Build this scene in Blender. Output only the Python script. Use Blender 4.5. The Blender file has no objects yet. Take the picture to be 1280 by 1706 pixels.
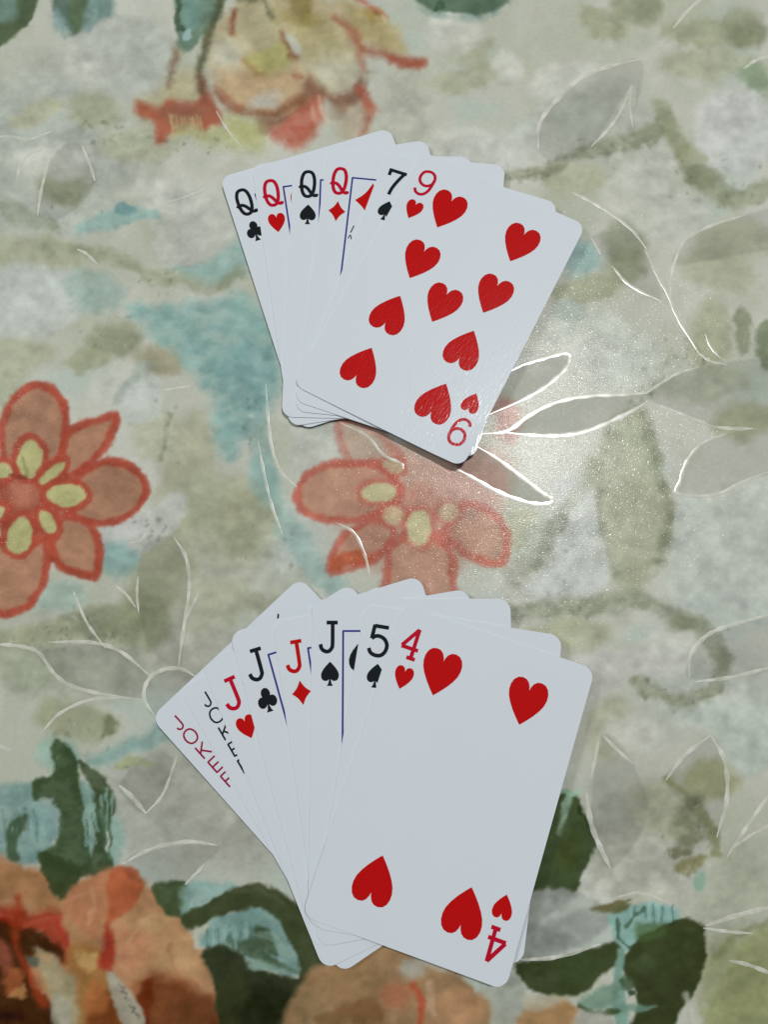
import bpy, bmesh, math
import numpy as np
from mathutils import Matrix, Vector
from mathutils.geometry import tessellate_polygon

SC = bpy.context.scene
COL = SC.collection
MM = 0.001

# ------------------------------------------------------------------ camera
PITCH, ROLL, CAM_H, FPX = 0.17208, -0.00683, 223.45, 1300.0
cam_data = bpy.data.cameras.new('camera')
cam_data.sensor_fit = 'VERTICAL'
cam_data.sensor_height = 24.0
cam_data.lens = FPX / 1706 * 24.0
cam_data.clip_start = 0.01
cam_data.clip_end = 20.0
cam = bpy.data.objects.new('camera', cam_data)
COL.objects.link(cam)
cam.matrix_world = (Matrix.Translation((0, 0, CAM_H * MM)) @ Matrix.Rotation(PITCH, 4, 'X')
                    @ Matrix.Rotation(ROLL, 4, 'Z'))
SC.camera = cam

# ------------------------------------------------------------------ light of the room
world = bpy.data.worlds.new('World')
SC.world = world
world.use_nodes = True
bg = world.node_tree.nodes['Background']
bg.inputs['Color'].default_value = (0.90, 0.97, 1.0, 1)
bg.inputs['Strength'].default_value = 0.14

def area_lamp(name, loc, target, size, power, color):
    d = bpy.data.lights.new(name, 'AREA')
    d.shape = 'DISK'
    d.size = size
    d.energy = power
    d.color = color
    o = bpy.data.objects.new(name, d)
    COL.objects.link(o)
    o.location = loc
    o.rotation_euler = (Vector(target) - Vector(loc)).to_track_quat('-Z', 'Y').to_euler()
    return o

area_lamp('ceiling_lamp', (0.285, 0.415, 1.30), (0.0, 0.05, 0), 0.10, 8.6, (1.0, 0.985, 0.96))
area_lamp('left_side_light', (-1.3, 0.5, 1.3), (0.0, 0.05, 0), 0.45, 9.0, (0.93, 0.97, 1.0))  # unseen soft light added at the left, throws shade past the right-hand card edges

SC.view_settings.view_transform = 'Standard'
SC.view_settings.look = 'None'
SC.view_settings.exposure = 0.16
SC.view_settings.gamma = 1.0

# ------------------------------------------------------------------ table plane helpers (mm)
_cp, _sp = math.cos(PITCH), math.sin(PITCH)
_fw = np.array([0, _sp, -_cp]); _up0 = np.array([0, _cp, _sp]); _rt0 = np.array([1.0, 0, 0])
_rt = math.cos(ROLL) * _rt0 + math.sin(ROLL) * _up0
_up = -math.sin(ROLL) * _rt0 + math.cos(ROLL) * _up0

def at(px, py):
    """a measured photo point as a place on the table, in mm"""
    d = _fw + _rt * (px - 640) / FPX - _up * (py - 853) / FPX
    t = -CAM_H / d[2]
    return t * d[0], t * d[1]

def survey(x, y):
    """table mm -> the survey grid the print was measured on"""
    dx, dy, dz = x, y, -CAM_H
    z = dx * _fw[0] + dy * _fw[1] + dz * _fw[2]
    return (640 + FPX * (dx * _rt[0] + dy * _rt[1] + dz * _rt[2]) / z,
            853 - FPX * (dx * _up[0] + dy * _up[1] + dz * _up[2]) / z)

def lin(c):
    c = np.asarray(c, dtype=np.float64) / 255.0
    return np.where(c <= 0.04045, c / 12.92, ((c + 0.055) / 1.055) ** 2.4)

def spline(pts, n=8, closed=False):
    P = np.asarray(pts, float)
    m = len(P)
    if m < 3:
        t = np.linspace(0, 1, n + 1)[:, None]
        return P[0] * (1 - t) + P[-1] * t
    out = []
    segs = m if closed else m - 1
    for i in range(segs):
        if closed:
            a, b, c, d = P[(i - 1) % m], P[i], P[(i + 1) % m], P[(i + 2) % m]
        else:
            b, c = P[i], P[i + 1]
            a = P[i - 1] if i > 0 else 2 * b - c
            d = P[i + 2] if i + 2 < m else 2 * c - b
        t = np.linspace(0, 1, n, endpoint=False)[:, None]
        out.append(0.5 * (2 * b + (c - a) * t + (2 * a - 5 * b + 4 * c - d) * t ** 2
                          + (3 * b - a - 3 * c + d) * t ** 3))
    if not closed:
        out.append(P[-1:])
    return np.concatenate(out)

# ------------------------------------------------------------------ materials
def new_mat(name):
    m = bpy.data.materials.new(name)
    m.use_nodes = True
    nt = m.node_tree
    b = nt.nodes['Principled BSDF']
    return m, nt, b

def node(nt, typ, **kw):
    n = nt.nodes.new(typ)
    for k, v in kw.items():
        setattr(n, k, v)
    return n

def coated(name, color, rough, lines=0.10, tint=0.04, spec=0.28):
    """card stock or ink: linen-finish varnish over a flat colour"""
    m, nt, b = new_mat(name)
    tc = node(nt, 'ShaderNodeTexCoord')
    nz = node(nt, 'ShaderNodeTexNoise'); nz.inputs['Scale'].default_value = 55; nz.inputs['Detail'].default_value = 4
    nt.links.new(tc.outputs['Object'], nz.inputs['Vector'])
    mix = node(nt, 'ShaderNodeMix', data_type='RGBA', blend_type='MIX')
    c = np.array(color)
    mix.inputs[6].default_value = (*(c * (1 - tint)), 1)
    mix.inputs[7].default_value = (*np.clip(c * (1 + tint), 0, 0.95), 1)
    nt.links.new(nz.outputs['Fac'], mix.inputs[0])
    nt.links.new(mix.outputs[2], b.inputs['Base Color'])
    b.inputs['Roughness'].default_value = rough
    b.inputs['Specular IOR Level'].default_value = spec
    # linen grain: two crossed sets of fine lines broken up by noise
    fine = node(nt, 'ShaderNodeMapping'); fine.inputs['Scale'].default_value = (1.0, 0.22, 1.0)
    fine.inputs['Rotation'].default_value = (0, 0, math.radians(4))
    nt.links.new(tc.outputs['Object'], fine.inputs['Vector'])
    n2 = node(nt, 'ShaderNodeTexNoise'); n2.inputs['Scale'].default_value = 2000; n2.inputs['Detail'].default_value = 2
    nt.links.new(fine.outputs[0], n2.inputs['Vector'])
    bm = node(nt, 'ShaderNodeBump'); bm.inputs['Strength'].default_value = lines * 4
    bm.inputs['Distance'].default_value = 0.00006
    nt.links.new(n2.outputs['Fac'], bm.inputs['Height'])
    nt.links.new(bm.outputs[0], b.inputs['Normal'])
    return m

M_CARD = coated('card_varnish', (0.70, 0.755, 0.80), 0.17, 0.13, 0.015, .45)
M_EDGE = coated('card_cut_edge', (0.66, 0.69, 0.75), 0.7, 0.0)
M_BACK = coated('card_back_print', (0.10, 0.13, 0.40), 0.4, 0.0)
M_RED = coated('red_ink', (0.53, 0.0008, 0.001), 0.15, 0.15, .03, .40)
M_CRIM = coated('crimson_ink', (0.52, 0.001, 0.022), 0.15, 0.15, .03, .40)
M_PLUM = coated('plum_ink', (0.32, 0.006, 0.05), 0.15, 0.15, .03, .40)
M_BLACK = coated('black_ink', (0.008, 0.011, 0.014), 0.15, 0.15, .03, .40)
M_BLUE = coated('blue_ink', (0.030, 0.028, 0.24), 0.15, 0.15, .03, .40)

# ------------------------------------------------------------------ the printed cloth
rs = np.random.RandomState(7)

def vnoise(x, y, scale, seed):
    """smooth value noise in 0..1"""
    r = np.random.RandomState(seed)
    G = r.rand(256, 256)
    u, v = x / scale + 61.3, y / scale + 37.7
    i, j = np.floor(u).astype(int), np.floor(v).astype(int)
    f, g = u - i, v - j
    f = f * f * (3 - 2 * f); g = g * g * (3 - 2 * g)
    i0, i1, j0, j1 = i % 256, (i + 1) % 256, j % 256, (j + 1) % 256
    return ((G[i0, j0] * (1 - f) + G[i1, j0] * f) * (1 - g)
            + (G[i0, j1] * (1 - f) + G[i1, j1] * f) * g)

def fbm(x, y, scale, seed, octs=4, gain=0.5):
    s = 0; a = 1; t = 0
    for o in range(octs):
        s = s + a * vnoise(x, y, scale / 2 ** o, seed + o)
        t += a; a *= gain
    return s / t

def axis(lo, hi, step, far_lo, far_hi, n):
    core = np.arange(lo, hi + step * .5, step)
    g = (np.linspace(0, 1, n + 1)[1:]) ** 1.6
    return np.concatenate([(lo - g * (lo - far_lo))[::-1], core, core[-1] + g * (far_hi - core[-1])])

STEP = 0.42
ax = axis(-142, 142, STEP, -330, 330, 34)
ay = axis(-112, 226, STEP, -300, 430, 34)
GX, GY = np.meshgrid(ax, ay)
gx, gy = GX.ravel(), GY.ravel()
NX, NY = len(ax), len(ay)

sx, sy = survey(gx, gy)
def fold(v, lo, hi):                       # outside the surveyed piece the print repeats, mirrored
    w = hi - lo
    t = np.mod(v - lo, 2 * w)
    return lo + np.where(t > w, 2 * w - t, t)
sx = fold(sx, -60, 1340); sy = fold(sy, -40, 1746)
# brush wobble: the edges of the print are loose watercolour
wx = (fbm(sx, sy, 46, 11, 3) - .5); wy = (fbm(sx, sy, 46, 31, 3) - .5)
hx = (fbm(sx, sy, 15, 51, 2) - .5); hy = (fbm(sx, sy, 15, 71, 2) - .5)
fine_n = fbm(sx, sy, 7, 91, 2)
brush_n = fbm(sx * .5 - sy * .3, sy * .8 + sx * .3, 20, 151, 3)
stroke_n = fbm(sx * 0.55 + sy * .3, sy * .9 - sx * .2, 13, 131, 3)        # sideways dry-brush streaks

base = np.array([179, 181, 168.0])
img = np.tile(base, (len(sx), 1))
def wash(col, field, lo, hi, op):
    t = np.clip((field - lo) / (hi - lo), 0, 1); t = t * t * (3 - 2 * t) * op
    img[:] = img * (1 - t[:, None]) + np.array(col, float) * t[:, None]
n1 = fbm(sx, sy, 170, 201, 4); n2 = fbm(sx, sy, 120, 301, 4); n3 = fbm(sx, sy, 90, 401, 4)
wash((167, 171, 152), n1, .48, .68, .55)
wash((190, 191, 180), n2, .48, .66, .75)
wash((158, 162, 138), n3, .54, .78, .35)
wash((164, 180, 172), fbm(sx, sy, 140, 501, 3), .60, .76, .5)

def region(x0, y0, x1, y1):
    return np.nonzero((sx > x0) & (sx < x1) & (sy > y0) & (sy < y1))[0]

def poly_sdf(P, X, Y):
    d2 = np.full(len(X), 1e12); inside = np.zeros(len(X), bool)
    Q = np.roll(P, -1, 0)
    for (ax_, ay_), (bx_, by_) in zip(P, Q):
        ex, ey = bx_ - ax_, by_ - ay_
        l2 = ex * ex + ey * ey + 1e-9
        t = np.clip(((X - ax_) * ex + (Y - ay_) * ey) / l2, 0, 1)
        d2 = np.minimum(d2, (X - ax_ - t * ex) ** 2 + (Y - ay_ - t * ey) ** 2)
        if ay_ != by_:
            c = ((ay_ > Y) != (by_ > Y)) & (X < ex * (Y - ay_) / (by_ - ay_) + ax_)
            inside ^= c
    d = np.sqrt(d2)
    return np.where(inside, -d, d)

def line_sdf(P, X, Y, w0, w1):
    best = np.full(len(X), 1e9); n = len(P) - 1
    for k in range(n):
        ax_, ay_ = P[k]; bx_, by_ = P[k + 1]
        ex, ey = bx_ - ax_, by_ - ay_
        t = np.clip(((X - ax_) * ex + (Y - ay_) * ey) / (ex * ex + ey * ey + 1e-9), 0, 1)
        d = np.hypot(X - ax_ - t * ex, Y - ay_ - t * ey) - 0.5 * (w0 + (w1 - w0) * (k + t) / n)
        best = np.minimum(best, d)
    return best

def lay(idx, d, col, soft, op, dry):
    d = d + (fine_n[idx] - .5) * 4 + (brush_n[idx] - .5) * 6
    a = np.clip(0.5 - d / (2 * soft), 0, 1); a = a * a * (3 - 2 * a) * op
    if dry:
        a = a * np.clip(1.0 - dry * np.clip((stroke_n[idx] - .42) * 5, 0, 1), 0, 1)
    shade = 1 + 0.20 * wx[idx] + 0.13 * hy[idx] + .12 * (stroke_n[idx] - .5)
    c = np.array(col, float)[None, :] * shade[:, None]
    img[idx] = img[idx] * (1 - a[:, None]) + c * a[:, None]

def warped(idx, amp):
    return sx[idx] + amp * (wx[idx] * 3.0 + hx[idx] * 1.2), sy[idx] + amp * (wy[idx] * 3.0 + hy[idx] * 1.2)

def fill(pts, col, soft=4, op=.92, amp=7, dry=0, smooth=True):
    P = spline(pts, 5, True) if smooth else np.asarray(pts, float)
    m = soft + amp * 3 + 4
    idx = region(P[:, 0].min() - m, P[:, 1].min() - m, P[:, 0].max() + m, P[:, 1].max() + m)
    X, Y = warped(idx, amp)
    lay(idx, poly_sdf(P, X, Y), col, soft, op, dry)

def stroke(pts, w, col, soft=3, op=.9, amp=6, dry=0, closed=False):
    w0, w1 = (w if isinstance(w, tuple) else (w, w))
    P = spline(pts, 5, closed)
    if closed: P = np.concatenate([P, P[:1]])
    m = soft + amp * 3 + max(w0, w1)
    idx = region(P[:, 0].min() - m, P[:, 1].min() - m, P[:, 0].max() + m, P[:, 1].max() + m)
    X, Y = warped(idx, amp)
    lay(idx, line_sdf(P, X, Y, w0, w1), col, soft, op, dry)

def oval(cx, cy, rx, ry, col, rot=0, soft=None, op=.8, amp=9, dry=0):
    a = np.linspace(0, 2 * np.pi, 16, endpoint=False); r = math.radians(rot)
    P = np.stack([cx + rx * np.cos(a) * math.cos(r) - ry * np.sin(a) * math.sin(r),
                  cy + rx * np.cos(a) * math.sin(r) + ry * np.sin(a) * math.cos(r)], -1)
    fill(P, col, soft if soft else min(rx, ry) * .42, op, amp, dry)

OL1, OL2, OL3, OL4 = (160, 163, 138), (148, 152, 124), (132, 137, 110), (118, 123, 100)
TL1, TL2, PALE = (138, 168, 161), (127, 157, 150), (190, 191, 181)
exec_print = []
for a in [(340,1340,180,110,(155,156,145)),(150,1080,170,60,(162,164,148)),(370,900,110,90,(164,165,147)),(330,1080,90,70,(160,161,148)),(1050,1400,110,110,(158,160,148)),(1200,1560,90,70,(160,163,146)),
          (90,250,150,150,(165,170,160)),(480,900,60,60,(165,172,165)),(1180,1150,110,60,(166,172,163))]:
    oval(*a[:4], a[4], soft=50, op=.9)
# ---- soft background patches
for a in [(60,190,45,20,(166,168,140)),(160,185,45,30,OL2),(230,240,70,30,OL1),(105,310,42,34,OL3),(40,360,70,14,(140,148,128)),
          (60,425,80,34,OL1),(30,590,60,30,OL1),(190,568,46,32,OL3),(150,602,36,16,OL2),(270,595,46,26,(148,144,116)),
          (20,650,30,50,OL1),(310,790,46,110,(157,157,132)),(250,700,34,66,(166,168,144)),(355,845,70,60,OL1),(410,870,60,66,(151,153,126)),
          (265,965,56,70,OL2),(170,1035,80,26,OL4),(60,1062,80,22,OL2),(240,1010,40,40,OL3),(360,1010,60,40,(160,162,140)),
          (785,75,34,30,OL1),(1010,40,46,22,OL2),(1060,12,40,30,OL3),(1180,55,80,26,OL2),(1240,48,36,32,OL3),(780,130,66,22,OL1),
          (680,150,40,50,(168,170,152)),(1000,200,100,80,(166,171,160)),
          (950,298,66,22,(164,166,140)),(1042,410,36,34,(140,145,124)),(1225,400,70,36,OL1),(1180,105,80,26,OL1),(1262,130,26,28,(122,138,112)),
          (1040,440,36,30,OL3),(975,485,60,24,OL2),(1200,450,66,34,OL1),(1190,560,34,64,OL2),(1243,545,14,42,OL4),(1278,575,16,44,(108,118,92)),
          (1180,640,80,30,(155,160,138)),(1240,700,60,30,(150,154,120)),(940,1060,80,26,(162,166,138)),(1020,1215,36,56,OL1),
          (1180,1300,48,36,(146,147,108)),(1100,1350,60,56,(160,163,138)),(1240,1470,60,70,(158,162,144)),(1230,1640,70,80,(134,138,100)),
          (870,880,50,36,(168,168,140)),(930,900,60,50,(165,172,160)),(470,1010,60,20,(150,152,130)),(60,1120,60,40,(146,153,132)),(230,1050,60,30,OL3),
          (180,1120,80,40,(158,162,146))]:
    oval(*a[:4], a[4], rot=rs.uniform(-20,20), op=.74)
for a in [(760,55,50,30),(850,110,26,22),(1220,185,60,40),(940,130,60,30),(70,480,60,40),(90,270,60,30),(150,110,60,30),(280,330,70,26),
          (210,650,60,30),(1200,850,80,60),(1230,950,60,60),(960,600,110,40),(1100,1090,56,34),(870,990,70,22),(1200,1190,70,40),
          (1060,1220,50,30),(1000,1480,60,40),(520,990,40,20),(980,880,40,80),(760,240,70,24)]:
    oval(*a, PALE, rot=rs.uniform(-20,20), op=.75)
# pale leaf-like panes of the ground, with soft but readable edges
for P,c in [([(740,236),(860,215),(905,180),(890,270),(830,285),(760,262)],(178,180,172)),
            ([(1000,330),(1050,272),(1112,250),(1135,305),(1185,352),(1100,402),(1062,380)],(182,184,173)),
            ([(1180,160),(1240,148),(1290,190),(1275,270),(1205,285),(1160,240)],(184,187,182)),
            ([(1128,840),(1200,830),(1300,800),(1300,1015),(1185,1040),(1118,985)],(179,186,177)),
            ([(905,560),(1010,520),(1120,600),(1120,630),(1010,650),(950,580)],(183,188,178)),
            ([(925,795),(985,800),(1000,900),(1022,970),(930,1004),(870,985),(920,920)],(183,188,182)),
            ([(955,1100),(1060,1080),(1140,1095),(1130,1135),(1040,1130),(980,1180)],(185,186,179)),
            ([(1110,1180),(1200,1170),(1300,1180),(1300,1260),(1230,1290),(1190,1225)],(173,182,172)),
            ([(990,1400),(1080,1380),(1130,1420),(1120,1500),(1010,1490)],(168,169,156)),
            ([(0,450),(80,440),(150,480),(120,540),(20,560),(-40,520)],(179,185,178)),
            ([(240,335),(350,320),(385,360),(395,400),(320,445),(270,430)],(176,178,169)),
            ([(245,850),(300,815),(300,870),(215,935),(175,930),(170,875)],(177,180,175)),
            ([(205,640),(262,625),(270,690),(215,705)],(178,184,178)),
            ([(500,700),(560,705),(575,750),(520,790),(478,760)],(180,182,172)),
            ([(120,40),(240,30),(290,80),(280,150),(170,140)],(170,174,166)),
            ([(630,180),(720,160),(700,240),(655,235)],(172,174,160))]:
    fill(P, c, 9, .8, 6)
# teal family
fill([(215,515),(260,508),(330,503),(400,488),(440,520),(470,600),(478,640),(452,672),(430,700),(405,732),(385,770),(360,740),(352,690),(330,640),(300,590),(250,560)],(130,163,157),13,.92,9,.25)
fill([(350,600),(410,560),(460,600),(450,660),(400,700),(380,660)],(118,152,150),14,.6,9,.2)
fill([(290,450),(330,438),(400,404),(420,440),(390,466),(320,470)],TL1,10,.8,8,.2)
oval(200,365,66,16,TL1,-8,op=.8); oval(212,352,16,12,(105,140,140)); oval(150,470,40,22,(150,168,158)); oval(170,500,40,26,(146,166,156))
stroke([(80,408),(200,432),(260,455),(340,476),(400,458)],(20,26),(140,146,120),8,.75,8,.3)
stroke([(240,608),(215,640),(195,668)],16,(150,158,148),6,.7)
stroke([(285,690),(278,730),(268,765)],9,OL4,4,.6,6,.4)
oval(960,430,40,30,(140,170,166),30); oval(945,520,30,20,(160,170,160))
stroke([(428,710),(448,800),(478,870),(518,930),(560,975)],(34,44),(141,167,160),10,.75,8,.15)
oval(198,930,38,27,TL2,op=.85); oval(90,1000,50,26,(152,172,160)); oval(440,800,22,50,TL1,-12,op=.7)
stroke([(462,560),(470,620),(452,690)],14,(170,178,164),7,.5)
# sashes and rings
fill([(985,745),(1030,695),(1075,690),(1102,770),(1116,850),(1106,920),(1072,984),(1030,974),(1012,900),(1000,830),(970,800)],(156,160,134),14,.8,8,.15)
stroke([(1120,600),(1085,650),(1040,700),(990,770),(950,850)],(14,30),(150,155,134),12,.5,8,.3)
stroke([(1075,690),(1098,780),(1112,860),(1100,930)],18,(124,129,106),7,.7,6,.35)
stroke([(1000,770),(1002,840),(1012,910),(1030,965)],14,(132,136,114),7,.6,6,.35)
stroke([(942,850),(900,925),(852,962)],24,(128,131,112),8,.7,8,.4)
stroke([(850,1022),(920,1016),(1000,1008),(1060,998),(1130,1034)],(30,36),(132,137,115),9,.75,8,.3)
stroke([(1130,1034),(1180,1052),(1206,1100),(1190,1150),(1140,1172),(1090,1156),(1060,1136)],(30,24),(124,128,105),7,.8,7,.25)
stroke([(838,300),(900,288),(960,262),(1050,236),(1105,214)],(18,30),(128,132,109),7,.78,8,.35)
stroke([(1106,176),(1130,242),(1160,290),(1220,330),(1285,312)],(24,34),(132,137,110),8,.8,8,.25)
oval(1172,292,32,18,(122,128,104),10,op=.7); oval(1150,256,34,16,OL2,10,op=.6)
stroke([(1105,1295),(1150,1330),(1182,1378),(1192,1425)],(12,20),(130,132,94),6,.75)
oval(1152,1368,28,46,(116,119,94),10,dry=.3); oval(1150,1440,34,13,(124,121,84),-10,soft=6); oval(1130,1420,20,10,(110,108,84))
oval(1170,1470,14,18,(125,160,140),soft=5,op=.7)
fill([(1185,1720),(1198,1650),(1225,1600),(1285,1538),(1345,1560),(1340,1740)],(133,137,99),9,.85,8)
stroke([(1190,1600),(1235,1560),(1290,1530)],14,(118,122,88),6,.6)
# ---- dark leaves along the top edge
fill([(-60,95),(0,78),(20,62),(44,40),(57,17),(60,-10),(40,-40),(-60,-40)],(80,94,70),4,.95,4)
oval(2,12,20,34,(122,148,138),20,soft=10)
fill([(86,-10),(97,33),(118,62),(129,61),(144,44),(150,-10)],(86,107,94),6,.9,6)
fill([(112,10),(122,55),(130,58),(142,20),(140,-10)],(88,104,78),4,.85,4)
oval(150,25,12,32,(130,156,150),10,soft=8); oval(170,8,18,22,(105,132,126),20,soft=8); oval(100,35,10,28,(126,152,150),-15,soft=8)
fill([(293,-10),(291,40),(297,76),(312,86),(332,66),(352,60),(368,18),(372,-20)],(96,122,106),5,.93,5,.1)
fill([(302,-10),(302,40),(312,66),(328,40),(332,-10)],(120,152,142),7,.9,6,.2)
stroke([(297,-10),(290,22),(296,52)],8,(76,92,74),3,.85); oval(304,65,7,9,(166,190,184),soft=3); stroke([(345,10),(338,40),(322,62)],8,(112,128,112),4,.7)
fill([(698,-10),(715,15),(740,23),(772,26),(800,22),(830,8),(860,-14)],(86,107,88),5,.93,6)
stroke([(705,18),(740,30),(790,30),(830,14)],9,(126,152,144),6,.6,6,.4); oval(735,12,8,8,(62,84,66))
_f,_s=fill,stroke
def fill(P,c,soft=4,op=.92,amp=7,dry=0): _f(P,c,soft*1.9+1,op*.95,amp,dry)
def stroke(P,w,c,soft=3,op=.9,amp=6,dry=0): _s(P,w,c,soft*2+1,op*.88,amp,dry)
# ---- peony at the top
fill([(225,196),(240,165),(290,128),(320,120),(350,180),(300,210)],(165,156,118),10,.75)
fill([(290,210),(330,195),(440,225),(430,250),(330,242)],(163,165,118),9,.75)
fill([(345,70),(380,15),(440,-10),(540,-10),(600,40),(607,100),(575,150),(520,168),(500,192),(440,192),(390,172),(358,132)],(170,158,126),5,.95,6)
fill([(362,120),(420,108),(505,118),(512,160),(490,188),(440,190),(390,170)],(175,150,117),8,.85)
oval(382,92,30,28,(178,178,160),op=.9); oval(446,168,26,17,(178,178,170),-10); oval(552,120,36,34,(172,173,154))
fill([(412,98),(440,80),(474,68),(482,100),(437,129)],(164,162,104),4,.85,5)
oval(600,120,16,30,(166,168,150)); oval(530,60,40,30,(166,158,116)); oval(430,45,44,26,(168,162,130)); oval(500,28,40,18,(150,138,92))
fill([(476,62),(490,60),(502,80),(496,92),(482,84)],(180,182,170),3,.9,3); stroke([(472,60),(478,82),(491,96)],7,(124,86,62),3,.85)
stroke([(412,100),(425,118),(437,130)],6,(140,100,74),3,.6); stroke([(490,120),(500,126)],6,(160,95,70),3,.6); stroke([(437,130),(480,108),(520,122)],5,(176,160,128),4,.6)
fill([(500,165),(515,126),(560,160),(602,128),(600,160),(560,196),(545,168),(482,206),(442,222),(428,198),(470,196)],(126,93,74),5,.9,5)
stroke([(360,150),(385,180),(420,192),(462,190),(500,166)],(10,15),(128,86,64),4,.9,4)
fill([(455,222),(500,182),(530,160),(541,178),(535,206),(518,232),(490,250),(474,238)],(168,92,74),5,.93,5,.15)
stroke([(532,165),(540,190),(548,205)],5,(186,170,150),2,.8,3); stroke([(520,180),(526,205)],4,(184,160,140),2,.6,3); stroke([(545,170),(558,190)],8,(172,174,156),4,.8)
fill([(560,190),(600,170),(618,190),(600,222),(570,225)],(176,160,138),7,.7)
stroke([(596,150),(612,185),(608,218)],(12,9),(160,94,76),5,.85); stroke([(600,150),(624,186)],9,(164,84,68),4,.8)
fill([(566,0),(620,18),(660,52),(682,86),(640,90),(604,70),(588,44)],(165,150,106),6,.92,5)
oval(645,60,22,20,(176,164,122)); oval(622,30,14,10,(150,128,76),soft=5)
stroke([(558,28),(590,54),(603,80),(640,92),(702,106)],(10,17),(152,96,74),4,.92,4)
stroke([(650,98),(680,106),(703,104)],15,(160,84,68),4,.85,4); stroke([(588,-6),(620,14),(646,32)],(12,5),(164,86,70),3,.88,3); stroke([(600,84),(604,115)],8,(156,100,80),4,.8)
stroke([(622,20),(636,44)],4,(120,92,56),2,.6)
stroke([(400,-4),(440,2),(455,32)],(12,6),(86,90,70),4,.88); fill([(470,-20),(520,-10),(515,34),(490,18)],(134,122,74),6,.8); stroke([(385,18),(388,54)],(9,12),(128,76,56),3,.85)
stroke([(366,4),(352,45),(342,80),(333,120),(338,150)],(14,13),(84,86,62),3,.93,3); stroke([(296,85),(290,110),(284,140)],(12,7),(110,88,66),4,.8)
fill([(225,182),(235,168),(258,177),(285,163),(320,172),(346,150),(364,180),(369,202),(352,208),(332,214),(312,206),(290,214),(262,239),(256,206),(240,196),(227,190)],(160,90,70),4,.95,5)
fill([(285,170),(320,174),(345,176),(335,196),(295,196),(265,188)],(134,94,78),6,.8); stroke([(338,135),(342,165)],18,(112,72,58),6,.85); stroke([(364,145),(400,182)],9,(158,92,68),4,.7)
for k in range(8): stroke([(284+k*7,190+rs.uniform(-4,6)),(288+k*7,226+rs.uniform(-8,6))],4,(182,170,126),1.5,.85,4)
stroke([(372,195),(396,235)],5,(186,184,140),2,.7,3); fill([(372,190),(430,205),(440,230),(400,228)],(160,160,108),8,.8)
fill,stroke=_f,_s
# ---- coral flowers
C1,C2,YG=(160,74,58),(160,118,94),(172,173,122)
oval(45,822,70,72,(150,84,66),soft=14,op=.92,amp=4); oval(44,822,26,26,(164,112,92),soft=12,op=.8)
for P,wd in [([(4,745),(5,705),(22,667),(55,642),(85,648),(105,675),(108,720),(92,772),(45,800),(14,780)],12),
          ([(108,735),(122,716),(150,704),(191,694),(186,722),(172,750),(140,780),(105,790)],12),
          ([(125,800),(165,773),(202,771),(230,790),(243,818),(226,848),(195,866),(158,872),(122,855)],12),
          ([(104,862),(140,870),(160,892),(165,925),(160,957),(130,956),(98,940),(84,905)],12),
          ([(78,900),(76,955),(56,1000),(25,1020),(0,1022),(-35,1000),(-38,940),(0,900),(40,905)],13),
          ([(-10,760),(-40,730),(-70,770),(-40,830),(-5,830)],12)]:
    fill(P,C2,3,.95,2.5); stroke(P,wd+2,C1,4,.9,2.5,0,True)
oval(45,818,58,62,(152,84,66),soft=14,op=.85,amp=3); oval(45,822,20,22,(166,112,92),soft=12,op=.7)
for (x,y,a,b_,r) in [(49,762,20,32,0),(88,784,26,9,-42),(110,825,32,20,3),(80,871,11,21,-35),(32,890,21,30,12),(2,785,16,12,0),(-2,855,14,10,-40)]:
    oval(x,y,a+11,b_+11,C1,r,soft=3,op=.85,amp=2)
    oval(x,y,a,b_,YG,r,soft=3,op=.95,amp=3)
stroke([(35,755),(45,790)],4,(120,118,76),2,.5,2); stroke([(14,790),(45,795)],3,(110,50,40),2,.6)
D1,D2=(171,90,76),(171,130,109)
oval(690,855,125,105,(175,134,116),soft=26,op=.8,amp=8); oval(845,700,26,40,(168,112,100),soft=14,op=.7); oval(800,800,60,50,(178,140,126),soft=20,op=.8)
for P,op in [([(562,704),(600,702),(650,740),(672,785),(600,775),(572,748)],.5),
          ([(497,830),(510,792),(550,774),(620,772),(662,800),(668,830),(625,858),(560,868),(520,860)],.95),
          ([(553,953),(561,912),(580,887),(620,868),(652,882),(645,908),(610,938)],.9),
          ([(645,950),(652,910),(700,885),(745,910),(755,970),(750,1010),(640,1010)],.85),
          ([(742,890),(770,842),(820,852),(845,890),(846,930),(830,942),(790,930),(757,908)],.85),
          ]:
    fill(P,D2,4,op,3); stroke(P,14,D1,4,op*.85,3,0,True)
fill([(553,950),(562,925),(600,915),(612,935)],(170,84,58),5,.8,3); oval(700,845,34,40,(170,118,102),soft=14,op=.7,amp=4)
for (x,y,a,b_,r) in [(632,819,30,17,-4),(655,860,17,18,20),(699,880,21,29,2),(655,777,18,8,20),(746,855,16,14,0),(722,700,10,10,0)]:
    oo=.92 if b_>16 and a<31 and (a,b_)!=(17,18) else .62; oval(x,y,a+9,b_+9,D1,r,soft=5,op=.6*oo,amp=3); oval(x,y,a,b_,(180,178,138),r,soft=4,op=oo,amp=3)
oval(690,940,26,30,(178,142,120),soft=14,op=.7)
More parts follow.
